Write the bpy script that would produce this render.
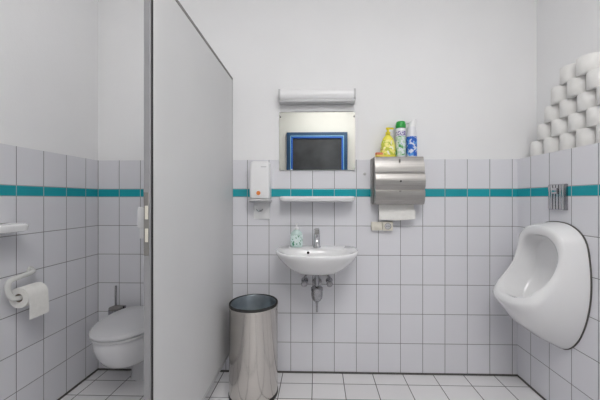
import bpy, bmesh, math, random
from mathutils import Vector, Matrix
random.seed(4)
PI = math.pi
for o in list(bpy.data.objects): bpy.data.objects.remove(o, do_unlink=True)
S = bpy.context.scene
COL = S.collection

# ------------------------------------------------------------------ camera, world, light, exposure
cam_d = bpy.data.cameras.new('camera'); cam = bpy.data.objects.new('camera', cam_d); COL.objects.link(cam)
cam_d.sensor_width = 36; cam_d.lens = 294.54 / 600 * 36
cam_d.shift_x = (300 - 310.25) / 600; cam_d.shift_y = (199.11 - 200) / 600
cam_d.clip_start = 0.02
cam.location = (0, -2.0232, 1.1939); cam.rotation_euler = (PI / 2, 0, 0.0248)
S.camera = cam
W = bpy.data.worlds.new('world'); S.world = W; W.use_nodes = True
W.node_tree.nodes['Background'].inputs[0].default_value = (.8, .85, 1, 1)
W.node_tree.nodes['Background'].inputs[1].default_value = 0.3
S.view_settings.view_transform = 'Standard'; S.view_settings.look = 'None'
S.view_settings.exposure = 0.72; S.view_settings.gamma = 1; S.view_settings.use_curve_mapping = False
LAMP_POWER = 6.6          # emission of the ceiling lamps' diffusers

# ------------------------------------------------------------------ materials
def mat(name, col, rough=.5, metal=0., spec=.5, noise=0., nscale=20., bump=0., bscale=200., stretch=None, trans=0., coat=0., emit=None, sss=0.):
    m = bpy.data.materials.new(name); m.use_nodes = True
    nt = m.node_tree; b = nt.nodes['Principled BSDF']
    b.inputs['Base Color'].default_value = (*col, 1); b.inputs['Roughness'].default_value = rough
    b.inputs['Metallic'].default_value = metal; b.inputs['Specular IOR Level'].default_value = spec
    b.inputs['Transmission Weight'].default_value = trans; b.inputs['Coat Weight'].default_value = coat
    if emit: b.inputs['Emission Color'].default_value = (*emit[0], 1); b.inputs['Emission Strength'].default_value = emit[1]
    tc = nt.nodes.new('ShaderNodeTexCoord'); mp = nt.nodes.new('ShaderNodeMapping')
    nt.links.new(tc.outputs['Object'], mp.inputs[0])
    if stretch: mp.inputs['Scale'].default_value = stretch
    if noise:
        n = nt.nodes.new('ShaderNodeTexNoise'); n.inputs['Scale'].default_value = nscale; n.inputs['Detail'].default_value = 4
        nt.links.new(mp.outputs[0], n.inputs[0])
        r = nt.nodes.new('ShaderNodeMapRange'); r.inputs[1].default_value = .3; r.inputs[2].default_value = .7
        r.inputs[3].default_value = 1 - noise; r.inputs[4].default_value = 1 + noise
        nt.links.new(n.outputs[0], r.inputs[0])
        v = nt.nodes.new('ShaderNodeVectorMath'); v.operation = 'SCALE'; v.inputs[0].default_value = col
        nt.links.new(r.outputs[0], v.inputs['Scale']); nt.links.new(v.outputs[0], b.inputs['Base Color'])
    if bump:
        n = nt.nodes.new('ShaderNodeTexNoise'); n.inputs['Scale'].default_value = bscale; n.inputs['Detail'].default_value = 3
        nt.links.new(mp.outputs[0], n.inputs[0])
        bp = nt.nodes.new('ShaderNodeBump'); bp.inputs['Strength'].default_value = bump; bp.inputs['Distance'].default_value = .002
        nt.links.new(n.outputs[0], bp.inputs['Height']); nt.links.new(bp.outputs[0], b.inputs['Normal'])
    return m

def tile_mat(name, col, cu, cv, grout=(.20, .20, .20), gw=.0036, rough=.18, vary=.03):
    """UVs are in cells; cu, cv = cell size in metres."""
    m = bpy.data.materials.new(name); m.use_nodes = True
    nt = m.node_tree; N = nt.nodes.new; L = nt.links.new; b = nt.nodes['Principled BSDF']
    uv = N('ShaderNodeTexCoord'); sp = N('ShaderNodeSeparateXYZ'); L(uv.outputs['UV'], sp.inputs[0])
    def mth(op, a, c=None):
        n = N('ShaderNodeMath'); n.operation = op
        for i, v in enumerate((a, c)):
            if v is None: continue
            if isinstance(v, (int, float)): n.inputs[i].default_value = v
            else: L(v, n.inputs[i])
        return n.outputs[0]
    ds = []
    for o, s in ((sp.outputs[0], cu), (sp.outputs[1], cv)):
        f = mth('FRACT', o); ds.append(mth('MULTIPLY', mth('MINIMUM', f, mth('SUBTRACT', 1., f)), s))
    d = mth('MINIMUM', *ds)
    r = N('ShaderNodeMapRange'); r.inputs[1].default_value = gw * .35; r.inputs[2].default_value = gw * .65; L(d, r.inputs[0])
    h = N('ShaderNodeMapRange'); h.interpolation_type = 'SMOOTHSTEP'; h.inputs[1].default_value = gw * .3; h.inputs[2].default_value = gw * 1.8; L(d, h.inputs[0])
    cb = N('ShaderNodeCombineXYZ'); L(mth('FLOOR', sp.outputs[0]), cb.inputs[0]); L(mth('FLOOR', sp.outputs[1]), cb.inputs[1])
    wn = N('ShaderNodeTexWhiteNoise'); L(cb.outputs[0], wn.inputs[0])
    nz = N('ShaderNodeTexNoise'); nz.inputs['Scale'].default_value = 6; L(uv.outputs['Object'], nz.inputs[0])
    k = mth('ADD', mth('MULTIPLY', wn.outputs[0], vary), mth('MULTIPLY', nz.outputs[0], vary))
    k = mth('ADD', k, 1 - vary)
    v = N('ShaderNodeVectorMath'); v.operation = 'SCALE'; v.inputs[0].default_value = col; L(k, v.inputs['Scale'])
    mx = N('ShaderNodeMix'); mx.data_type = 'RGBA'; L(r.outputs[0], mx.inputs[0]); mx.inputs[6].default_value = (*grout, 1); L(v.outputs[0], mx.inputs[7])
    L(mx.outputs[2], b.inputs['Base Color'])
    rr = N('ShaderNodeMapRange'); rr.inputs[3].default_value = .9; rr.inputs[4].default_value = rough; L(r.outputs[0], rr.inputs[0]); L(rr.outputs[0], b.inputs['Roughness'])
    bp = N('ShaderNodeBump'); bp.inputs['Strength'].default_value = .6; bp.inputs['Distance'].default_value = .0015; L(h.outputs[0], bp.inputs['Height']); L(bp.outputs[0], b.inputs['Normal'])
    return m

M = {}
M['paint'] = mat('white_wall_paint', (.87, .87, .88), .75, noise=.012, nscale=3, bump=.25, bscale=90)
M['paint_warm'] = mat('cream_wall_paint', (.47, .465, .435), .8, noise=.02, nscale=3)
M['tile'] = tile_mat('white_wall_tile', (.76, .76, .80), .15, .2, gw=.0036)
M['teal'] = tile_mat('teal_border_tile', (.02, .365, .425), .15, .055, grout=(.45, .5, .5), gw=.003, rough=.15, vary=.12)
M['floor'] = tile_mat('white_floor_tile', (.80, .79, .80), .2045, .147, grout=(.07, .065, .06), gw=.0045, rough=.3, vary=.05)
M['ceil'] = mat('ceiling_paint', (.82, .82, .82), .9, noise=.01, nscale=4)
M['seal'] = mat('dark_joint_sealant', (.10, .095, .09), .7, noise=.2, nscale=40)
M['panel'] = mat('grey_partition_laminate', (.64, .64, .645), .42, noise=.012, nscale=5)
M['alu'] = mat('aluminium_profile', (.55, .55, .56), .5, metal=.25, noise=.05, nscale=30)
M['alu_dark'] = mat('dull_metal_edge', (.27, .26, .25), .5, metal=.5, noise=.08)
M['post'] = mat('grey_post_coating', (.30, .30, .31), .5, noise=.03)
M['gasket'] = mat('black_rubber', (.02, .02, .02), .6, noise=.1)
M['cream'] = mat('cream_plastic', (.76, .73, .64), .4, noise=.02)
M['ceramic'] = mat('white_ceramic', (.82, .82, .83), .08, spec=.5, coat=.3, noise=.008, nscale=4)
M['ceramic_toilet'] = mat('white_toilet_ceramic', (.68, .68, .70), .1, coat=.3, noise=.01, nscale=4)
M['seat_plastic'] = mat('white_seat_plastic', (.62, .62, .64), .25, noise=.01, nscale=6)
M['nylon'] = mat('white_nylon', (.72, .72, .70), .25, noise=.01)
M['paper'] = mat('tissue_paper', (.84, .83, .80), .95, noise=.03, nscale=60, bump=.3, bscale=300)
M['paper_stack'] = mat('cream_tissue_roll', (.81, .80, .785), .95, noise=.02, nscale=50, bump=.3, bscale=250)
M['card'] = mat('cardboard_core', (.35, .27, .2), .9, noise=.1)
M['steel'] = mat('brushed_stainless_steel', (.42, .405, .39), .38, metal=1, noise=.10, nscale=6, stretch=(1, 1, 30), bump=.15, bscale=60)
M['bin'] = mat('polished_stainless_steel', (.62, .59, .56), .14, metal=1, noise=.05, nscale=5, stretch=(1, 1, .3))
M['liner'] = mat('galvanised_liner', (.27, .31, .34), .35, metal=.8, noise=.2, nscale=12)
M['chrome'] = mat('chrome', (.62, .62, .64), .12, metal=1, noise=.03)
M['chrome_d'] = mat('dull_chrome', (.36, .36, .38), .25, metal=1, noise=.15, nscale=30)
M['black'] = mat('black_plastic', (.02, .02, .02), .4, noise=.1)
M['hole'] = mat('dark_opening', (.01, .01, .01), .9, noise=.1)
M['white_pl'] = mat('white_plastic', (.86, .86, .87), .3, noise=.008)
M['grey_pl'] = mat('light_grey_plastic', (.55, .55, .56), .4, noise=.01)
M['orange'] = mat('orange_print', (.85, .27, .06), .4, noise=.05)
M['mirror'] = mat('silvered_mirror', (.90, .91, .89), .0, metal=1)
M['blue_frame'] = mat('dark_blue_frame_paint', (.003, .035, .09), .4, noise=.05)
M['blue_sash'] = mat('bright_blue_sash_paint', (.003, .07, .33), .35, noise=.05)
M['pale_bead'] = mat('pale_glazing_bead', (.14, .30, .42), .4, noise=.05)
M['pane'] = mat('dark_window_glass', (.035, .037, .04), .3, spec=.5, noise=.45, nscale=3)
M['diffuser'] = mat('lamp_diffuser', (.9, .9, .9), .5, emit=((1, .985, .97), LAMP_POWER), noise=.01)
M['yellow'] = mat('yellow_plastic', (.85, .72, .02), .3, noise=.05)
M['green'] = mat('green_plastic', (.02, .38, .06), .3, noise=.05)
M['can_white'] = mat('white_can_paint', (.80, .80, .84), .3, noise=.01)
M['pink'] = mat('orange_pink_sponge', (.90, .30, .16), .9, noise=.15, nscale=60, bump=.6, bscale=300)
M['sponge_y'] = mat('yellow_sponge', (.85, .65, .15), .9, noise=.15, nscale=60, bump=.6, bscale=300)
M['soap_liquid'] = mat('pale_green_soap', (.66, .84, .80), .25, noise=.05, trans=.15)
M['liquid_yellow'] = mat('yellow_detergent', (.86, .78, .10), .25, noise=.05)

def label_mat(name, base, cols, scale, thresh, stretch=(1, 1, 1)):
    """printed label: base colour with patches of other inks"""
    m = mat(name, base, .35); nt = m.node_tree; b = nt.nodes['Principled BSDF']
    tc = nt.nodes.new('ShaderNodeTexCoord'); prev = None
    for i, (c, th) in enumerate(zip(cols, thresh)):
        mp = nt.nodes.new('ShaderNodeMapping'); mp.inputs['Location'].default_value = (i * 3.7, i * 1.3, i * 2.1); mp.inputs['Scale'].default_value = stretch
        nt.links.new(tc.outputs['Object'], mp.inputs[0])
        n = nt.nodes.new('ShaderNodeTexNoise'); n.inputs['Scale'].default_value = scale; n.inputs['Detail'].default_value = 2; nt.links.new(mp.outputs[0], n.inputs[0])
        r = nt.nodes.new('ShaderNodeMapRange'); r.inputs[1].default_value = th; r.inputs[2].default_value = th + .03; nt.links.new(n.outputs[0], r.inputs[0])
        mx = nt.nodes.new('ShaderNodeMix'); mx.data_type = 'RGBA'; nt.links.new(r.outputs[0], mx.inputs[0])
        if prev is None: mx.inputs[6].default_value = (*base, 1)
        else: nt.links.new(prev, mx.inputs[6])
        mx.inputs[7].default_value = (*c, 1); prev = mx.outputs[2]
    nt.links.new(prev, b.inputs['Base Color'])
    return m
M['lab_soap'] = label_mat('soap_label', (.74, .88, .86), [(.05, .28, .16), (.85, .9, .9)], 70, [.56, .6])
M['lab_yellow'] = label_mat('detergent_label', (.88, .82, .22), [(.55, .60, .05), (.9, .88, .7), (.35, .15, .2)], 38, [.52, .58, .66])
M['lab_green'] = label_mat('spray_label_print', (.52, .72, .55), [(.75, .82, .80), (.10, .42, .12), (.08, .2, .55)], 40, [.5, .58, .66])
M['lab_blue'] = label_mat('spray_label_blue', (.70, .76, .88), [(.02, .14, .62), (.10, .35, .80)], 30, [.47, .56])
M['lab_text'] = label_mat('spray_label_text', (.75, .74, .84), [(.12, .08, .35)], 90, [.52], (1, 1, 2))

# ------------------------------------------------------------------ mesh helpers
def obj(name, bm, material, parent=None, smooth=True, angle=40, kind=None):
    bmesh.ops.remove_doubles(bm, verts=bm.verts, dist=1e-6)
    bmesh.ops.recalc_face_normals(bm, faces=bm.faces)
    me = bpy.data.meshes.new(name); bm.to_mesh(me); bm.free()
    for m in (material if isinstance(material, (list, tuple)) else [material]): me.materials.append(m)
    if smooth:
        me.polygons.foreach_set('use_smooth', [True] * len(me.polygons))
        me.set_sharp_from_angle(angle=math.radians(angle))
    o = bpy.data.objects.new(name, me); COL.objects.link(o)
    if parent is not None: o.parent = parent; 
    if kind: o['kind'] = kind
    return o
def thing(name, label, cat, loc=(0, 0, 0), rz=0, group=None):
    o = bpy.data.objects.new(name, None); COL.objects.link(o); o.location = loc; o.rotation_euler = (0, 0, rz)
    o.empty_display_size = .05
    o['label'] = label; o['category'] = cat
    if group: o['group'] = group
    return o
def tag(o, label, cat, group=None):
    o['label'] = label; o['category'] = cat
    if group: o['group'] = group
    return o
def box(x0, x1, y0, y1, z0, z1, bev=0., seg=2, bm=None):
    b = bmesh.new()
    r = bmesh.ops.create_cube(b, size=1)
    for v in b.verts: v.co = Vector(((x0 + x1) / 2 + v.co.x * (x1 - x0), (y0 + y1) / 2 + v.co.y * (y1 - y0), (z0 + z1) / 2 + v.co.z * (z1 - z0)))
    if bev: bmesh.ops.bevel(b, geom=b.edges[:], offset=bev, segments=seg, profile=.6, affect='EDGES')
    return merge(bm, b)
def merge(bm, b):
    if bm is None: return b
    me = bpy.data.meshes.new('t'); b.to_mesh(me); b.free(); bm.from_mesh(me); bpy.data.meshes.remove(me); return bm
def lathe(prof, loc=(0, 0, 0), n=40, axis='z', bm=None, sx=1, sy=1, caps=True):
    b = bmesh.new(); rings = []
    for r, z in prof:
        ring = []
        for i in range(n):
            a = 2 * PI * i / n; p = Vector((r * math.cos(a) * sx, r * math.sin(a) * sy, z))
            if axis == 'y': p = Vector((p.x, -p.z, p.y))
            if axis == 'x': p = Vector((p.z, p.x, p.y))
            ring.append(b.verts.new(p + Vector(loc)))
        rings.append(ring)
    for a, c in zip(rings, rings[1:]):
        for i in range(n): b.faces.new((a[i], a[(i + 1) % n], c[(i + 1) % n], c[i]))
    if caps:
        if prof[0][0] > 1e-6: b.faces.new(rings[0])
        if prof[-1][0] > 1e-6: b.faces.new(rings[-1])
    bmesh.ops.remove_doubles(b, verts=b.verts, dist=1e-6)
    return merge(bm, b)
def loft(rings, cap0=True, cap1=True, bm=None):
    b = bmesh.new(); R = [[b.verts.new(p) for p in r] for r in rings]; n = len(R[0])
    for a, c in zip(R, R[1:]):
        for i in range(n): b.faces.new((a[i], a[(i + 1) % n], c[(i + 1) % n], c[i]))
    def cap(r):
        c = sum((v.co for v in r), Vector()) / n; cv = b.verts.new(c)
        for i in range(n): b.faces.new((r[i], r[(i + 1) % n], cv))
    if cap0: cap(R[0])
    if cap1: cap(R[-1])
    return merge(bm, b)
def tube(pts, r, n=12, bm=None, rounded=True):
    """swept tube through points, radius r or list"""
    P = [Vector(p) for p in pts]; rs = r if isinstance(r, (list, tuple)) else [r] * len(P)
    rings = []; up = None
    for i, p in enumerate(P):
        d = (P[min(i + 1, len(P) - 1)] - P[max(i - 1, 0)]).normalized()
        if up is None: up = Vector((0, 0, 1)) if abs(d.z) < .9 else Vector((1, 0, 0))
        s = d.cross(up).normalized(); up = s.cross(d).normalized()
        rings.append([p + (s * math.cos(2 * PI * k / n) + up * math.sin(2 * PI * k / n)) * rs[i] for k in range(n)])
    return loft(rings, bm=bm)
def smooth_path(ctrl, k=6):
    P = [Vector(c) for c in ctrl]; out = []
    for i in range(len(P) - 1):
        p0 = P[max(i - 1, 0)]; p1 = P[i]; p2 = P[i + 1]; p3 = P[min(i + 2, len(P) - 1)]
        for j in range(k):
            t = j / k
            out.append(.5 * ((2 * p1) + (p2 - p0) * t + (2 * p0 - 5 * p1 + 4 * p2 - p3) * t * t + (3 * p1 - p0 - 3 * p2 + p3) * t ** 3))
    out.append(P[-1]); return out
def extrude_profile(prof, x0, x1, bm=None, bev=0.):
    """prof of (y,z) closed, extruded along x"""
    b = bmesh.new(); A = [b.verts.new((x0, y, z)) for y, z in prof]; B = [b.verts.new((x1, y, z)) for y, z in prof]; n = len(prof)
    for i in range(n): b.faces.new((A[i], A[(i + 1) % n], B[(i + 1) % n], B[i]))
    b.faces.new(A); b.faces.new(B)
    if bev: bmesh.ops.bevel(b, geom=[e for e in b.edges], offset=bev, segments=2, affect='EDGES')
    return merge(bm, b)
def subsurf(o, lv=2):
    m = o.modifiers.new('smooth', 'SUBSURF'); m.levels = lv; m.render_levels = lv; return o

# ------------------------------------------------------------------ the room
XL, XR, YF, HC, T = -1.5362, 1.3493, -3.3, 3.0, 1.4642
TH = .12
def wall(name, o, u, n, length, u_phase, bands, ends=(0, 0)):
    """o: start on the floor, u: direction along the wall, n: normal into the room. bands: (z0,z1,offset,mat_index,v0,v1). offset = how far the face stands proud"""
    b = bmesh.new(); uvl = b.loops.layers.uv.new('UVMap'); o = Vector(o); u = Vector(u); n = Vector(n)
    a0, a1 = -ends[0], length + ends[1]
    P = lambda a, off, z: b.verts.new(o + u * a + n * off + Vector((0, 0, z)))
    prev = None
    for z0, z1, off, mi, v0, v1 in bands:
        if prev is not None and prev != off:
            f = b.faces.new((P(a0, prev, z0), P(a1, prev, z0), P(a1, off, z0), P(a0, off, z0))); f.material_index = 3
        f = b.faces.new((P(a0, off, z0), P(a1, off, z0), P(a1, off, z1), P(a0, off, z1))); f.material_index = mi
        for l, (aa, vv) in zip(f.loops, ((a0, v0), (a1, v0), (a1, v1), (a0, v1))): l[uvl].uv = ((aa - u_phase) / .15 + 40, vv)
        # side ends
        for aa in (a0, a1):
            f = b.faces.new((P(aa, off, z0), P(aa, off, z1), P(aa, -TH, z1), P(aa, -TH, z0))); f.material_index = 3
        prev = off
    z0, z1 = bands[0][0], bands[-1][1]
    for q in (((a0, -TH, z0), (a1, -TH, z0), (a1, -TH, z1), (a0, -TH, z1)), ((a0, bands[0][2], z0), (a1, bands[0][2], z0), (a1, -TH, z0), (a0, -TH, z0)), ((a0, bands[-1][2], z1), (a1, bands[-1][2], z1), (a1, -TH, z1), (a0, -TH, z1))):
        f = b.faces.new([P(*k) for k in q]); f.material_index = 3
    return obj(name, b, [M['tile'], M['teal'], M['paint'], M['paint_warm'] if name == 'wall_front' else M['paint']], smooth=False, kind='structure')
t1 = T - .2; t0 = T - .2545; r0 = T - .455 - .8
def tiles(off, up=0.):
    return [(0, r0, off, 0, 0.02, 1), (r0, t0, off, 0, 1, 6.0), (t0, t1, off, 1, 0, 1), (t1, T, off, 0, 7, 7.99), (T, HC, up, 2, 0, 1)]
LB = 0.13
wall('wall_back', (XL, 0, 0), (1, 0, 0), (0, -1, 0), XR + LB - XL, (-.4845 - XL), tiles(0), ends=(TH, TH))
wall('wall_right', (XR + LB, 0, 0), (0, -1, 0), (-1, 0, 0), -YF, .1234, tiles(LB))
wall('wall_left', (XL, 0, 0), (0, -1, 0), (1, 0, 0), -YF, .1079, tiles(0))
wall('wall_front', (XL, YF, 0), (1, 0, 0), (0, 1, 0), XR + LB - XL, 0, [(0, HC, 0, 3, 0, 1)], ends=(TH, TH))
b = bmesh.new(); uvl = b.loops.layers.uv.new('UVMap')
box(XL - TH, XR + LB + TH, YF - TH, TH, -.1, 0, bm=b)
for f in b.faces:
    for l in f.loops: l[uvl].uv = ((l.vert.co.x + .034) / .2045 + 20, (l.vert.co.y + .117) / .147 + 40)
obj('floor', b, M['floor'], smooth=False, kind='structure')
obj('ceiling', box(XL - TH, XR + LB + TH, YF - TH, TH, HC, HC + .1), M['ceil'], smooth=False, kind='structure')
obj('baseboard_back', box(XL + .006, XR - .006, -.005, 0, 0, .011), M['seal'], kind='structure')
obj('baseboard_left', box(XL, XL + .005, YF, 0, 0, .011), M['seal'], kind='structure')
obj('baseboard_right', box(XR - .005, XR, YF, 0, 0, .011), M['seal'], kind='structure')

# window seen in the mirror, on the wall behind the camera
win = bpy.data.objects.new('window_1', None); COL.objects.link(win); win['kind'] = 'structure'
wx0, wx1, wz0, wz1 = -.551, .533, 1.0, 2.388
def ring_frame(x0, x1, z0, z1, w, y0, y1, bm=None):
    bm = bm or bmesh.new()
    box(x0, x0 + w, y0, y1, z0, z1, .002, 1, bm=bm); box(x1 - w, x1, y0, y1, z0, z1, .002, 1, bm=bm)
    box(x0 + w, x1 - w, y0, y1, z0, z0 + w, .002, 1, bm=bm); box(x0 + w, x1 - w, y0, y1, z1 - w, z1, .002, 1, bm=bm); return bm
y = YF
obj('window_frame', ring_frame(wx0, wx1, wz0, wz1, .062, y, y + .05), M['blue_frame'], win)
obj('glazing_bead', ring_frame(wx0 + .062, wx1 - .062, wz0 + .062, wz1 - .062, .014, y, y + .06), M['pale_bead'], win)
obj('window_sash', ring_frame(wx0 + .076, wx1 - .076, wz0 + .076, wz1 - .076, .030, y, y + .055), M['blue_sash'], win)
obj('window_pane', box(wx0 + .10, wx1 - .10, y, y + .02, wz0 + .10, wz1 - .10), M['pane'], win)
obj('window_handle', box(wx0 + .078, wx0 + .103, y + .055, y + .08, 1.6, 1.73, .005), M['alu'], win)

# ceiling lamps
def ceiling_lamp(x, y, lx, ly, label):
    t = thing('ceiling_light', label, 'lamp', (x, y, HC))
    obj('lamp_housing', box(-lx / 2, lx / 2, -ly / 2, ly / 2, -.05, 0, .006), M['white_pl'], t)
    obj('lamp_diffuser', box(-lx / 2 + .015, lx / 2 - .015, -ly / 2 + .015, ly / 2 - .015, -.085, -.0505, .012), M['diffuser'], t)
ceiling_lamp(.40, -1.95, 1.2, .6, 'long white ceiling light with a glowing diffuser over the washroom floor')
ceiling_lamp(.2, -2.7, 1.2, .5, 'long white fill light added nearest the blue framed window')  # second lamp, added behind the camera to make the light softer and more even

t = thing('stall_fill_light', 'small round fill light added above the toilet cubicle', 'lamp', (-1.07, -.95, HC))  # added fill lamp, out of view, brightens the dim cubicle
obj('lamp_base', lathe([(0, 0), (.17, 0), (.17, -.03), (0, -.03)], n=40), M['white_pl'], t)
obj('lamp_glass', lathe([(0, -.0305), (.12, -.0305), (.115, -.055), (.08, -.07), (0, -.078)], n=40), M['diffuser'], t)
# ------------------------------------------------------------------ stall partition
PX = -.587; py1 = -.983
pt = thing('stall_partition', 'tall light grey cubicle partition panel fixed to the back wall, raised off the floor', 'partition', (PX, 0, 0))
obj('partition_panel', box(-.026, 0, py1 + .012, -.014, .176, 2.015, .0015, 1), M['panel'], pt)
obj('top_rail', box(-.028, .002, py1 + .012, -.002, 2.015, 2.03, .001, 1), M['alu_dark'], pt)
obj('bottom_rail', box(-.028, .002, py1 + .012, -.002, .158, .176, .001, 1), M['alu'], pt)
obj('wall_channel', box(-.028, .002, -.014, -.0005, .176, 2.015, .001, 1), M['alu'], pt)
obj('edge_profile', box(-.026, .0005, py1 + .001, py1 + .012, .158, 2.03, .001, 1), M['panel'], pt)
jm = thing('door_jamb', 'grey metal door post at the front edge of the cubicle partition', 'door post', (PX, py1, 0))
obj('rubber_gasket', box(-.0055, -.0005, -.006, 0, .0, 2.2, .001, 1), M['gasket'], jm)
obj('post', box(-.0285, -.0055, -.012, 0, .0, 2.2, .002, 1), M['post'], jm)
obj('door_stop', box(-.037, -.026, .0, .014, .0, 2.2, .002, 1), M['grey_pl'], jm)
obj('foot_plate', box(-.05, .01, -.03, .03, .0, .006, .002, 1), M['alu'], jm)
sk = obj('strike_plate', box(-.0275, -.009, -.0145, -.012, .994, 1.218, .0008, 1), M['alu_dark'], jm)
for z in (1.072, 1.1525): 
    obj('latch_slot', box(-.022, -.011, -.0165, -.0145, z - .030, z + .018, .0006, 1), M['cream'], sk)
obj('door_bumper', box(-.056, -.0285, -.006, .014, 1.09, 1.165, .004), M['grey_pl'], jm)

# ------------------------------------------------------------------ toilet
tx = -1.155
to = thing('toilet', 'white toilet with its lid closed, inside the cubicle behind the grey partition', 'toilet', (tx, 0, 0))
def egg(w, y0, y1, z, n=48, flat=.55):
    """closed outline, back (y0) squarer, front (y1<y0) round"""
    pts = []; yc = y0 - (y0 - y1) * .48
    for i in range(n):
        a = 2 * PI * i / n; c, s = math.cos(a), math.sin(a)
        if s >= 0: e = 2 / 2.9; x = w * math.copysign(abs(c) ** e, c); yy = yc + (y0 - yc) * abs(s) ** e
        else: e = 2 / 2.15; x = w * math.copysign(abs(c) ** e, c); yy = yc - (yc - y1) * abs(s) ** e
        pts.append(Vector((x, yy, z)))
    return pts
bowl = loft([egg(.075, -.06, -.24, .196), egg(.105, -.04, -.33, .205), egg(.135, -.03, -.385, .235), egg(.158, -.02, -.425, .29), egg(.168, -.012, -.445, .345), egg(.17, -.01, -.45, .385), egg(.165, -.012, -.446, .397), egg(.12, -.05, -.40, .398)])
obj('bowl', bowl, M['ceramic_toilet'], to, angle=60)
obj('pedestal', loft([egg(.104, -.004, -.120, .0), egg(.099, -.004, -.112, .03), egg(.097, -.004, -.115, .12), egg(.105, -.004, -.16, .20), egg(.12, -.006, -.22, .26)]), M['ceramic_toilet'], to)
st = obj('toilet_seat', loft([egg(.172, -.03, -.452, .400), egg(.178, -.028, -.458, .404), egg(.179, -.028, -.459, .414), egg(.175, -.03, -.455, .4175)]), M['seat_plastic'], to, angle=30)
def raised(r): return [Vector((p.x, p.y, p.z + (max(0, p.y + .46) * .05 if p.z > .4205 else 0))) for p in r]
ld = obj('toilet_lid', loft([raised(q) for q in [egg(.174, -.03, -.456, .420), egg(.181, -.026, -.462, .424), egg(.181, -.026, -.462, .432), egg(.172, -.032, -.452, .443), egg(.14, -.06, -.42, .452), egg(.08, -.13, -.34, .457), egg(.03, -.2, -.27, .458)]]), M['seat_plastic'], to, angle=30)
for s in (-1, 1): obj('seat_hinge', lathe([(.0, -.02), (.012, -.02), (.012, .02), (0, .02)], (s * .075, -.022, .425), 16, 'x'), M['chrome_d'], to)
# flush plate on the wall (behind the partition)
fp = thing('flush_plate', 'white rectangular toilet flush plate on the wall above the toilet', 'flush plate', (tx + .03, 0, 1.0))
obj('plate', box(-.11, .11, -.012, 0, -.08, .08, .004), M['white_pl'], fp)
for x in (-.05, .05): obj('flush_button', box(x - .04, x + .04, -.017, -.012, -.055, .055, .003), M['white_pl'], fp)

# toilet brush
br = thing('toilet_brush', 'toilet brush with slim metal handle in a dark wall holder left of the toilet', 'toilet brush', (-1.366, -.062, .35))
obj('holder', lathe([(.0, 0), (.038, 0), (.042, .006), (.043, .10), (.040, .102), (.038, .098), (.036, .02), (0, .02)], n=28), M['chrome_d'], br)
obj('holder_bracket', box(-.03, .03, .043, .062, .05, .104, .003), M['chrome_d'], br)
obj('brush_lid', lathe([(0, .104), (.041, .104), (.041, .112), (.012, .124), (0, .124)], n=28), M['alu_dark'], br)
obj('brush_handle', lathe([(0, .12), (.0065, .12), (.0065, .255), (.004, .259), (0, .259)], n=14), M['chrome_d'], br)
obj('bristles', lathe([(0, .03), (.025, .032), (.03, .06), (.022, .095), (0, .095)], n=20), M['black'], br)

# toilet paper holder and roll
hd = thing('toilet_paper_holder', 'white curved nylon toilet paper holder on the left cubicle wall', 'toilet paper holder', (XL, -.487, .815))
rx = .076
path = smooth_path([(0.004, 0, 0), (.03, -.012, 0), (.062, -.06, 0), (rx, -.13, -.002), (rx + .002, -.178, -.012), (rx, -.183, -.05), (rx, -.165, -.092), (rx, -.135, -.105), (rx, -.09, -.105), (rx, -.02, -.105)], 6)
obj('curved_arm', tube(path, .012, 16), M['nylon'], hd)
obj('wall_rosette', lathe([(0, 0), (.02, 0), (.02, .006), (.012, .010), (0, .010)], (0, 0, 0), 24, 'x'), M['nylon'], hd)
ro = thing('toilet_paper_roll', 'white toilet paper roll with a hanging sheet on the curved holder', 'toilet roll', (XL + rx, -.62, .71))
rr = .050
ang = []
b = lathe([(.0205, 0), (rr, 0), (rr, -.105), (.0205, -.105), (.0205, 0)], (0, 0, 0), 48, 'y', caps=False)
obj('roll', b, M['paper'], ro, angle=30)
obj('cardboard_core', lathe([(.0195, -.001), (.0205, -.001), (.0205, -.104), (.0195, -.104), (.0195, -.001)], (0, 0, 0), 32, 'y', caps=False), M['card'], ro)
def sheet(pts, y0, y1, th=.0012, wav=0.):
    rings = []
    for i, (x, z) in enumerate(pts):
        rings.append([Vector((x, y0, z)), Vector((x + wav, (y0 + y1) / 2, z)), Vector((x, y1, z)), Vector((x + th, y1, z)), Vector((x + th + wav, (y0 + y1) / 2, z)), Vector((x + th, y0, z))])
    return loft(rings)
pts = [(rr * math.cos(a), rr * math.sin(a)) for a in [math.radians(d) for d in range(80, -1, -10)]] + [(rr + .001, -.02), (rr + .003, -.05), (rr + .004, -.08), (rr + .004, -.105)]
obj('loose_sheet', sheet(pts, .001, .104, wav=.002), M['paper'], ro)

# shelf on left wall (rounded ceramic shelf), same make as the one under the mirror
def ceramic_shelf(name_label, loc, rz, length, depth, t):
    N = 10; out = []
    rc = .045
    o_ = [(-length / 2, 0)]
    for k in range(N + 1):
        a = PI + (PI / 2) * k / N; o_.append((-length / 2 + rc + rc * math.cos(a), -depth + rc + rc * math.sin(a)))
    for k in range(N + 1):
        a = 1.5 * PI + (PI / 2) * k / N; o_.append((length / 2 - rc + rc * math.cos(a), -depth + rc + rc * math.sin(a)))
    o_.append((length / 2, 0))
    def ringz(z, s, sd=0):
        return [Vector((x * (1 - 2 * s / length), min(0, y + (s + sd if y < -.001 else 0)), z)) for x, y in o_]
    b = loft([ringz(-t - .008, .03, .02), ringz(-t - .003, .012, .005), ringz(-t + .002, .004), ringz(-.010, 0), ringz(-.003, .003), ringz(0, .007), ringz(-.001, .014), ringz(-.003, .022)])
    o = obj('wall_shelf', b, M['ceramic'], angle=35); o.location = loc; o.rotation_euler = (0, 0, rz)
    return tag(o, name_label, 'shelf')
ceramic_shelf('white ceramic wall shelf with rounded corners between mirror and wash basin', (-.003, -.0005, 1.212), 0, .50, .125, .030)
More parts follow.
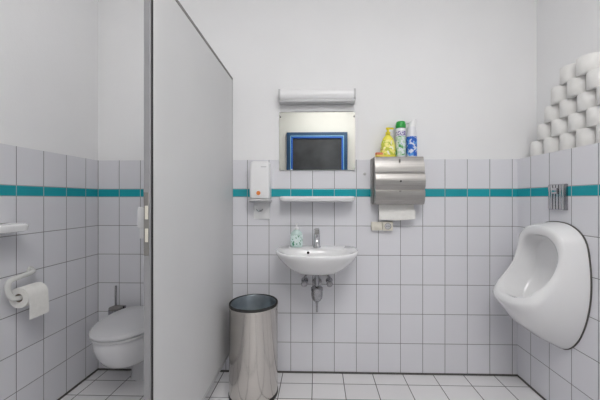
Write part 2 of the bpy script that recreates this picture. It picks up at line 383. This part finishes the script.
ceramic_shelf('white ceramic shelf with rounded end on the left cubicle wall', (XL + .0005, -.885, 1.076), PI / 2, .57, .135, .036)

# ------------------------------------------------------------------ mirror and its light
mr = thing('wall_mirror', 'rectangular wall mirror reflecting a blue window frame', 'mirror', (-.003, 0, 1.391))
obj('mirror_glass', box(-.261, .261, -.010, -.004, 0, .398, .0015, 1), M['mirror'], mr, smooth=False)
obj('mirror_backing', box(-.262, .262, -.004, -.0005, -.001, .399), M['grey_pl'], mr, smooth=False)
for x in (-.255, .249):
    obj('mirror_clip', box(x - .002, x + .008, -.013, 0, .36, .372, .001, 1), M['alu_dark'], mr)
    obj('mirror_clip', box(x - .002, x + .008, -.013, 0, -.006, .006, .001, 1), M['alu'], mr)
ml = thing('mirror_light', 'unlit white strip light mounted above the mirror', 'wall light', (-.004, 0, 1.846))
prof = [(-.0005, .0), (-.0005, .080), (-.035, .082)] + [(-.062 - .020 * math.sin(a), .046 + .036 * math.cos(a)) for a in [math.radians(d) for d in range(0, 181, 15)]] + [(-.035, .008)]
obj('light_cover', extrude_profile(prof, -.243, .243), M['white_pl'], ml, angle=50)
for s in (-1, 1): obj('end_cap', extrude_profile([(y * 1.03 if y < -.001 else y, z) for y, z in prof], min(s * .243, s * .256), max(s * .243, s * .256)), M['grey_pl'], ml, angle=50)
obj('mounting_rail', box(-.25, .25, -.075, -.002, -.008, .010, .002), M['grey_pl'], ml)
obj('back_plate', box(-.25, .25, -.012, -.0005, -.053, -.008, .002), M['white_pl'], ml)

# ------------------------------------------------------------------ soap dispenser
sd = thing('soap_dispenser', 'white wall soap dispenser with an orange dot, left of the mirror', 'soap dispenser', (-.385, 0, 1.182))
def rrect(w, y0, y1, z, r, n=6):
    pts = []
    for cx, cy, a0 in ((w - r, y0, 0), (w - r, y1 + r, -PI / 2), (-w + r, y1 + r, PI), (-w + r, y0, PI)):
        pass
    P = [Vector((w, y0, z))]
    for k in range(n + 1):
        a = -(PI / 2) * k / n; P.append(Vector((w - r + r * math.cos(a), y1 + r + r * math.sin(a), z)))
    for k in range(n + 1):
        a = -PI / 2 - (PI / 2) * k / n; P.append(Vector((-w + r + r * math.cos(a), y1 + r + r * math.sin(a), z)))
    P.append(Vector((-w, y0, z))); return P
obj('dispenser_body', loft([rrect(.062, -.0005, -.075, .012, .018), rrect(.066, -.0005, -.088, .02, .02), rrect(.068, -.0005, -.095, .12, .02), rrect(.066, -.0005, -.092, .22, .02), rrect(.062, -.0005, -.085, .255, .02), rrect(.05, -.0005, -.06, .266, .02)]), M['white_pl'], sd, angle=35)
obj('dispenser_lever', loft([rrect(.070, -.01, -.098, -.006, .02), rrect(.073, -.01, -.105, 0, .022), rrect(.073, -.01, -.106, .008, .022), rrect(.066, -.01, -.098, .0145, .02)]), M['grey_pl'], sd, angle=35)
obj('orange_dot', lathe([(0, 0), (.0135, 0), (.0135, .0025), (0, .0025)], (-.004, -.0935, .052), 24, 'y'), M['orange'], sd)
obj('brand_strip', box(.012, .048, -.0945, -.092, .222, .227), M['grey_pl'], sd)
obj('nozzle', tube(smooth_path([(-.025, -.055, -.055), (-.012, -.06, -.068), (.005, -.06, -.066), (.02, -.058, -.056)], 5), [.003] * 16, 8), M['chrome_d'], sd)
obj('drip_plate', box(-.055, .055, -.006, -.0005, -.125, -.006, .003), M['white_pl'], sd)
obj('drip_tray_arm', box(-.006, .006, -.06, -.004, -.072, -.064, .002), M['chrome_d'], sd)

# ------------------------------------------------------------------ wash basin
bx, bz = -.004, .873
wb = thing('wash_basin', 'small white ceramic wash basin mounted on the tiled back wall', 'wash basin', (bx, 0, bz))
def dring(w, dep, z, n=56, back=-.0005, e=2.5):
    P = []
    for i in range(n):
        a = 2 * PI * i / n; c, s = math.cos(a), math.sin(a)
        ex = 2 / e; x = w * math.copysign(abs(c) ** ex, c)
        if s < 0: y = -dep * .36 - dep * .64 * abs(s) ** (2 / 2.2)
        else: y = -dep * .36 + (dep * .36 + back) * abs(s) ** (2 / 8.)
        P.append(Vector((x, y, z)))
    return P
def ering(w, yc, ry, z, n=56):
    P = []
    for i in range(n):
        a = 2 * PI * i / n; c, s = math.cos(a), math.sin(a)
        P.append(Vector((w * math.copysign(abs(c) ** .85, c), yc + ry * math.copysign(abs(s) ** (.9 if s < 0 else .7), s), z)))
    return P
def scl(P, k, yc=-.13): return [Vector((p.x * k, yc + (p.y - yc) * k, p.z)) for p in P]
rings = [dring(.085, .21, -.146), dring(.12, .25, -.141), dring(.165, .305, -.120), dring(.207, .345, -.086), dring(.238, .374, -.050), dring(.255, .390, -.022), dring(.261, .395, -.007), dring(.259, .393, 0), dring(.252, .386, .003),
         ering(.212, -.245, .125, .001), ering(.203, -.245, .116, -.006), ering(.192, -.245, .108, -.03), ering(.165, -.245, .093, -.07), ering(.11, -.24, .065, -.10), ering(.04, -.24, .03, -.112), ering(.018, -.24, .018, -.113)]
obj('basin', loft(rings), M['ceramic'], wb, angle=70)
obj('overflow_hole', lathe([(0, 0), (.0085, 0), (.0085, .004), (0, .004)], (-.056, -.139, -.022), 18, 'y'), M['hole'], wb)
obj('drain', lathe([(0, 0), (.02, 0), (.022, .003), (0, .004)], (0, -.24, -.113), 20), M['chrome'], wb)
# tap
fz = bz + .003
fa = thing('faucet', 'chrome single lever mixer tap on the back ledge of the wash basin', 'tap', (bx, -.072, fz))
obj('tap_body', lathe([(0, 0), (.026, 0), (.026, .006), (.021, .012), (.020, .085), (.022, .09), (.0, .092)], n=28), M['chrome'], fa)
obj('spout', tube(smooth_path([(0, -.008, .045), (0, -.05, .062), (0, -.095, .062), (0, -.108, .048)], 5), [.014] * 12 + [.012] * 4, 16), M['chrome'], fa)
obj('lever', loft([[Vector((x, y, z)) for x, y in ((-w, .02), (w, .02), (w, -.02), (.010 + w * .2, -.075), (-.010 - w * .2, -.075), (-w, -.02))] for z, w in ((.093, .018), (.099, .021), (.117, .020), (.124, .013))]), M['chrome'], fa, angle=30)
obj('pull_rod', lathe([(0, 0), (.003, 0), (.003, .1), (.006, .106), (.006, .112), (0, .114)], (.012, .032, 0), 12), M['chrome_d'], fa)
# trap and valves
tr = thing('basin_trap', 'chrome bottle trap hanging under the wash basin', 'drain trap', (bx, -.155, .0))
obj('tail_pipe', lathe([(0, .64), (.015, .64), (.015, .712), (.025, .714), (.025, .7255), (0, .7255)], n=24), M['chrome_d'], tr)
obj('trap_cup', lathe([(0, .545), (.012, .546), (.022, .550), (.033, .566), (.037, .59), (.036, .612), (.039, .618), (.038, .632), (.026, .642), (0, .642)], n=28), M['chrome_d'], tr)
obj('clean_out_plug', lathe([(0, .478), (.006, .478), (.007, .53), (.012, .545), (0, .546)], n=16), M['chrome_d'], tr)
obj('outlet_pipe', tube([(0, .03, .622), (0, .15, .622)], .014, 18), M['chrome_d'], tr)
obj('wall_flange', lathe([(0, -.1545), (.034, -.1545), (.032, -.148), (.014, -.144), (0, -.144)], (0, 0, .622), 24, 'y'), M['chrome_d'], tr)
def valve(x, lab):
    v = thing('angle_valve', lab, 'valve', (x, 0, .635))
    obj('valve_body', lathe([(0, .0005), (.024, .0005), (.022, .008), (.011, .011), (.011, .062), (0, .062)], (0, 0, 0), 20, 'y'), M['chrome_d'], v)
    obj('valve_knob', lathe([(0, .062), (.017, .062), (.021, .068), (.021, .085), (.017, .090), (0, .091)], (0, 0, 0), 8, 'y'), M['chrome_d'], v, angle=20)
    sx = 1 if x < 0 else -1
    obj('supply_hose', tube(smooth_path([(0, -.04, .008), (0, -.04, .035), (sx * .018, -.055, .058), (sx * .012, -.075, .088), (sx*.012, -.08, .10)], 5), .0055, 10), M['chrome_d'], v)
valve(-.088, 'chrome angle valve under the basin, left of the bottle trap')
valve(.080, 'chrome angle valve under the basin, right of the bottle trap')
# soap bottle
sb = thing('soap_bottle', 'pale green liquid soap bottle with white pump standing on the basin ledge', 'soap bottle', (-.140, -.066, fz))
obj('bottle', lathe([(0, 0), (.037, 0), (.041, .005), (.041, .075), (.036, .095), (.018, .112), (.012, .116), (0, .116)], n=32, sy=.62), M['soap_liquid'], sb)
obj('bottle_label', lathe([(.0415, .012), (.0420, .012), (.0420, .082), (.0415, .082)], n=32, sy=.63, caps=False), M['lab_soap'], sb)
obj('pump', lathe([(0, .116), (.014, .116), (.014, .130), (.005, .132), (.005, .150), (.010, .151), (.010, .160), (0, .161)], n=20), M['white_pl'], sb)
obj('pump_spout', tube([(0, 0, .155), (0, -.03, .155), (0, -.036, .150)], .0045, 10), M['white_pl'], sb)

# ------------------------------------------------------------------ paper towel dispenser
pd = thing('paper_towel_dispenser', 'brushed stainless steel paper towel dispenser right of the mirror', 'towel dispenser', (.529, 0, 1.158))
H = .312
prof = [(-.0005, 0), (-.085, 0), (-.108, .006), (-.122, .03), (-.128, .06), (-.127, .088), (-.120, .096), (-.125, .106), (-.134, .125), (-.137, .15), (-.134, .175), (-.124, .197), (-.118, .203), (-.121, .212), (-.119, .24), (-.112, .27), (-.100, .296), (-.092, H), (-.0005, H)]
obj('dispenser_cover', extrude_profile(prof, -.158, .158), M['steel'], pd, angle=18)
for s in (-1, 1): obj('side_flange', box(min(s * .158, s * .168), max(s * .158, s * .168), -.06, -.0005, .004, H - .004, .002, 1), M['steel'], pd)
obj('lock', lathe([(0, .134), (.006, .134), (.006, .140), (0, .1405)], (0, 0, .150), 14, 'y'), M['black'], pd)
obj('top_notch', box(-.004, .004, -.1195, -.106, .272, .292), M['alu_dark'], pd)
obj('lower_latch', box(-.007, .007, -.1285, -.120, .082, .090, .001, 1), M['alu_dark'], pd)
# paper towel
pw = obj('paper_towel', loft([[Vector((x, y - c, z)) for x, y, c in ((-.115, -.05, 0), (0, -.052, 0), (.118, -.05, 0), (.118, -.0485, 0), (0, -.0505, 0), (-.115, -.0485, 0))] for z in (0.02, -.01)] + [[Vector((x, y, z + dz)) for x, y, dz in ((-.112, -.055, 0), (0, -.06, -.006), (.122, -.066, .004), (.122, -.0645, .004), (0, -.0585, -.006), (-.112, -.0535, 0))] for z in (-.04, -.075, -.088)]), M['paper'], angle=30)
pw.location = (.522, 0, 1.146); tag(pw, 'white folded paper towel hanging out below the steel dispenser', 'paper towel')
# things on top of the dispenser
zt = 1.158 + H
yb = thing('dish_soap_bottle', 'yellow pump bottle of detergent on top of the towel dispenser', 'detergent bottle', (.468, -.052, zt))
obj('bottle', lathe([(0, 0), (.048, 0), (.052, .006), (.050, .05), (.044, .09), (.034, .125), (.017, .147), (.013, .152), (0, .152)], n=32, sy=.6), M['liquid_yellow'], yb)
obj('bottle_label', lathe([(.0527, .015), (.0512, .05), (.0457, .088), (.038, .115)], n=32, sy=.62, caps=False), M['lab_yellow'], yb)
obj('pump', lathe([(0, .152), (.016, .152), (.016, .168), (.008, .17), (.008, .185), (.014, .187), (.014, .198), (0, .2)], n=20), M['yellow'], yb)
obj('pump_spout', tube([(0, 0, .192), (.028, -.008, .192), (.034, -.010, .186)], .006, 10), M['yellow'], yb)
gc = thing('spray_can', 'slim spray can with a green cap on top of the towel dispenser', 'spray can', (.552, -.052, zt))
obj('can_body', lathe([(0, 0), (.031, 0), (.0325, .004), (.0325, .185), (.029, .192), (0, .192)], n=32), M['can_white'], gc)
obj('can_label', lathe([(.0328, .008), (.0330, .01), (.0330, .135), (.0328, .137)], n=32, caps=False), M['lab_green'], gc)
obj('label_lettering', lathe([(.0328, .14), (.0330, .142), (.0330, .168), (.0328, .17)], n=32, caps=False), M['lab_text'], gc)
obj('cap', lathe([(0, .193), (.033, .193), (.033, .215), (.030, .232), (.026, .237), (0, .238)], n=32), M['green'], gc)
bc = thing('air_freshener_spray', 'white and blue air freshener spray can with slanted nozzle top on the dispenser', 'spray can', (.624, -.052, zt))
obj('can_body', lathe([(0, 0), (.032, 0), (.034, .006), (.034, .14), (.031, .165), (.027, .19), (.026, .20), (0, .20)], n=32), M['can_white'], bc)
obj('can_label', lathe([(.0344, .006), (.0346, .01), (.0346, .11), (.0344, .135)], n=32, caps=False), M['lab_blue'], bc)
b = lathe([(0, .2), (.026, .2), (.026, .235), (.022, .245), (0, .245)], n=24)
for v in b.verts:
    if v.co.z > .21: v.co.z += (v.co.x) * .45; v.co.x += .006
obj('nozzle_cap', b, M['white_pl'], bc)
obj('trigger', box(-.034, -.012, -.006, .006, .222, .229, .002), M['grey_pl'], bc)
sp = thing('sponge', 'small orange and yellow sponge lying beside the yellow bottle', 'sponge', (.402, -.085, zt), .2)
obj('sponge_top', box(-.022, .022, -.014, .014, .0135, .028, .004), M['pink'], sp)
obj('sponge_base', box(-.022, .034, -.014, .014, 0, .013, .003), M['sponge_y'], sp)

# socket
so = thing('wall_socket', 'small cream double wall socket and switch below the towel dispenser', 'socket', (.443, 0, 1.012))
obj('switch_box', box(-.078, -.006, -.024, -.0005, -.030, .028, .004), M['cream'], so)
obj('switch_rocker', box(-.062, -.024, -.029, -.024, -.014, .014, .002), M['cream'], so)
obj('socket_box', box(-.005, .063, -.034, -.0005, -.031, .031, .005), M['cream'], so)
sr = obj('socket_ring', lathe([(.019, .034), (.022, .034), (.022, .037), (.0195, .0372), (.019, .034)], (.029, 0, 0), 28, 'y', caps=False), M['alu_dark'], so)
obj('socket_well', lathe([(0, .0341), (.019, .0341), (.019, .0348), (0, .0348)], (.029, 0, 0), 24, 'y'), M['grey_pl'], so)
for x in (.022, .036): obj('contact_hole', lathe([(0, .035), (.0032, .035), (.0032, .0358), (0, .0358)], (x, 0, 0), 12, 'y'), M['hole'], so)
hk = obj('wall_hook', lathe([(0, .0005), (.010, .0005), (.010, .003), (.004, .006), (.004, .014), (.008, .018), (0, .021)], (0, 0, 0), 16, 'y'), M['grey_pl'])
hk.location = (.322, 0, 1.366); tag(hk, 'tiny grey hook on the wall between mirror and towel dispenser', 'hook')

# ------------------------------------------------------------------ bin
bn = thing('waste_bin', 'tall cylindrical stainless steel waste bin standing on the floor beside the partition', 'bin', (-.394, -.215, 0))
R = .147
obj('bin_body', lathe([(R - .004, .022), (R, .024), (R, .535), (R + .002, .537), (R + .002, .548), (R - .004, .550), (R - .004, .50), (R - .004, .022)], n=72, caps=False), M['bin'], bn, angle=50)
obj('base_ring', lathe([(0, 0), (R + .002, 0), (R + .003, .004), (R + .003, .018), (R, .023), (0, .023)], n=72), M['black'], bn)
obj('rim_ring', lathe([(R - .004, .546), (R + .001, .551), (R + .001, .560), (R - .003, .564), (R - .008, .560), (R - .008, .546), (R - .004, .546)], n=72, caps=False), M['gasket'], bn)
obj('inner_liner', lathe([(0, .10), (R - .03, .10), (R - .014, .12), (R - .0095, .556), (R - .013, .560), (R - .0155, .556), (R - .021, .12), (R - .033, .104), (0, .104)], n=72), M['liner'], bn)
hl = lathe([(0, 0), (.003, 0), (.003, .006), (0, .006)], n=8); 
obj('liner_handle', tube(smooth_path([(R - .022, -.02, .535), (R - .032, -.01, .515), (R - .032, .01, .515), (R - .022, .02, .535)], 4), .0025, 8), M['chrome_d'], bn)

# ------------------------------------------------------------------ urinal
uy = -.335
ur = thing('urinal', 'white ceramic wall urinal with a protruding lip on the right wall', 'urinal', (XR, uy, 0))
def closed_cr(pts, k=5):
    """pts: half curve (a,z,d) from top to bottom, a>=0; mirrored and smoothed"""
    full = pts + [(-a, z, d) for a, z, d in reversed(pts[1:-1])]
    P = [Vector((-d, a, z)) for a, z, d in full]; n = len(P); out = []
    for i in range(n):
        p0, p1, p2, p3 = P[i - 1], P[i], P[(i + 1) % n], P[(i + 2) % n]
        for j in range(k):
            t = j / k
            out.append(.5 * ((2 * p1) + (p2 - p0) * t + (2 * p0 - 5 * p1 + 4 * p2 - p3) * t * t + (3 * p1 - p0 - 3 * p2 + p3) * t ** 3))
    return out
O = [(0, 1.066, 0), (.10, 1.048, 0), (.172, .985, 0), (.198, .87, 0), (.203, .73, 0), (.182, .59, 0), (.135, .465, 0), (.07, .388, 0), (0, .372, 0)]
Rm = [(0, 1.045, .105), (.09, 1.032, .108), (.155, .985, .105), (.175, .90, .11), (.175, .81, .135), (.178, .73, .185), (.165, .655, .255), (.09, .628, .305), (0, .622, .315)]
In = [(0, .995, .11), (.07, .985, .112), (.122, .943, .112), (.146, .88, .118), (.150, .81, .145), (.152, .745, .195), (.130, .69, .25), (.07, .662, .285), (0, .656, .293)]
Fl = [(0, .965, .03), (.055, .955, .03), (.09, .92, .03), (.11, .86, .03), (.115, .78, .035), (.11, .70, .07), (.09, .63, .12), (.045, .59, .145), (0, .58, .15)]
def mixr(A, B, t, dt=None, bulge=1.): return [((a0 + (a1 - a0) * t) * bulge, z0 + (z1 - z0) * t, d0 + (d1 - d0) * (t if dt is None else dt)) for (a0, z0, d0), (a1, z1, d1) in zip(A, B)]
def addd(A, d, s=1.): return [(a * s, z, dd + d) for a, z, dd in A]
rings = [O, addd(O, .02), mixr(O, Rm, .22, .40), mixr(O, Rm, .55, .75), mixr(O, Rm, .88, .93), mixr(Rm, In, .0), mixr(Rm, In, .35, 0, 1.) and addd(mixr(Rm, In, .35), .006), addd(mixr(Rm, In, .75), .005), In, mixr(In, Fl, .12, .25), mixr(In, Fl, .35, .6), mixr(In, Fl, .75, .92), Fl, mixr(Fl, [(0, .80, .025)] * 9, .5, .8), mixr(Fl, [(0, .80, .022)] * 9, .85, 1)]
obj('urinal_body', loft([closed_cr(r) for r in rings]), M['ceramic'], ur, angle=75)
gk = [(a * 1.022, .72 + (z - .72) * 1.012, 0) for a, z, d in O]
obj('sealing_joint', loft([closed_cr(addd(gk, .0003)), closed_cr(addd(gk, .006))]), M['seal'], ur)
fv = thing('flush_valve', 'chrome ribbed flush valve cover on the teal stripe above the urinal', 'flush valve', (XR, -.346, 1.205))
b = box(-.016, 0, -.058, .058, -.072, .072, .003)
obj('cover_plate', b, M['chrome_d'], fv)
for k, yy in enumerate((-.046, -.030, -.010, .010, .030, .046)):
    obj('rib', lathe([(0, -.068), (.007, -.068), (.0075, -.06), (.0075, .06), (.007, .068), (0, .068)], (-.018, yy, 0), 14), M['chrome'], fv)
obj('push_button', box(-.030, -.018, -.018, .018, .018, .052, .004), M['chrome'], fv)

# ------------------------------------------------------------------ pyramid of toilet rolls on the ledge
first = None; nrow = ['bottom', 'second', 'third', 'fourth', 'top']; nth = ['first', 'second', 'third', 'fourth', 'fifth', 'sixth']
def roll_proto():
    t = thing('stacked_toilet_roll', '', 'toilet roll')
    r = .0545
    obj('roll', lathe([(.02, 0), (r - .003, 0), (r, .003), (r, .0915), (r - .002, .0932), (.02, .0932), (.02, 0)], n=36, caps=False), M['paper_stack'], t, angle=60)
    obj('cardboard_core', lathe([(.0188, .0005), (.0199, .0005), (.0199, .0928), (.0188, .0928), (.0188, .0005)], n=20, caps=False), M['card'], t)
    return t
for k in range(5):
    for i in range(6 - k):
        if first is None: t = first = roll_proto()
        else:
            t = first.copy(); COL.objects.link(t)
            for ch in first.children:
                c = ch.copy(); COL.objects.link(c); c.parent = t
        t.location = (XR + .064 + random.uniform(-.003, .004), -.125 - .056 * k - .112 * i + random.uniform(-.0009, .0009), T + .0935 * k)
        t.rotation_euler = (0, 0, random.uniform(0, 6))
        t['label'] = 'white toilet roll, %s from back wall in %s row of the ledge pyramid' % (nth[i], nrow[k])
        t['group'] = 'toilet rolls stacked in a pyramid on the ledge'
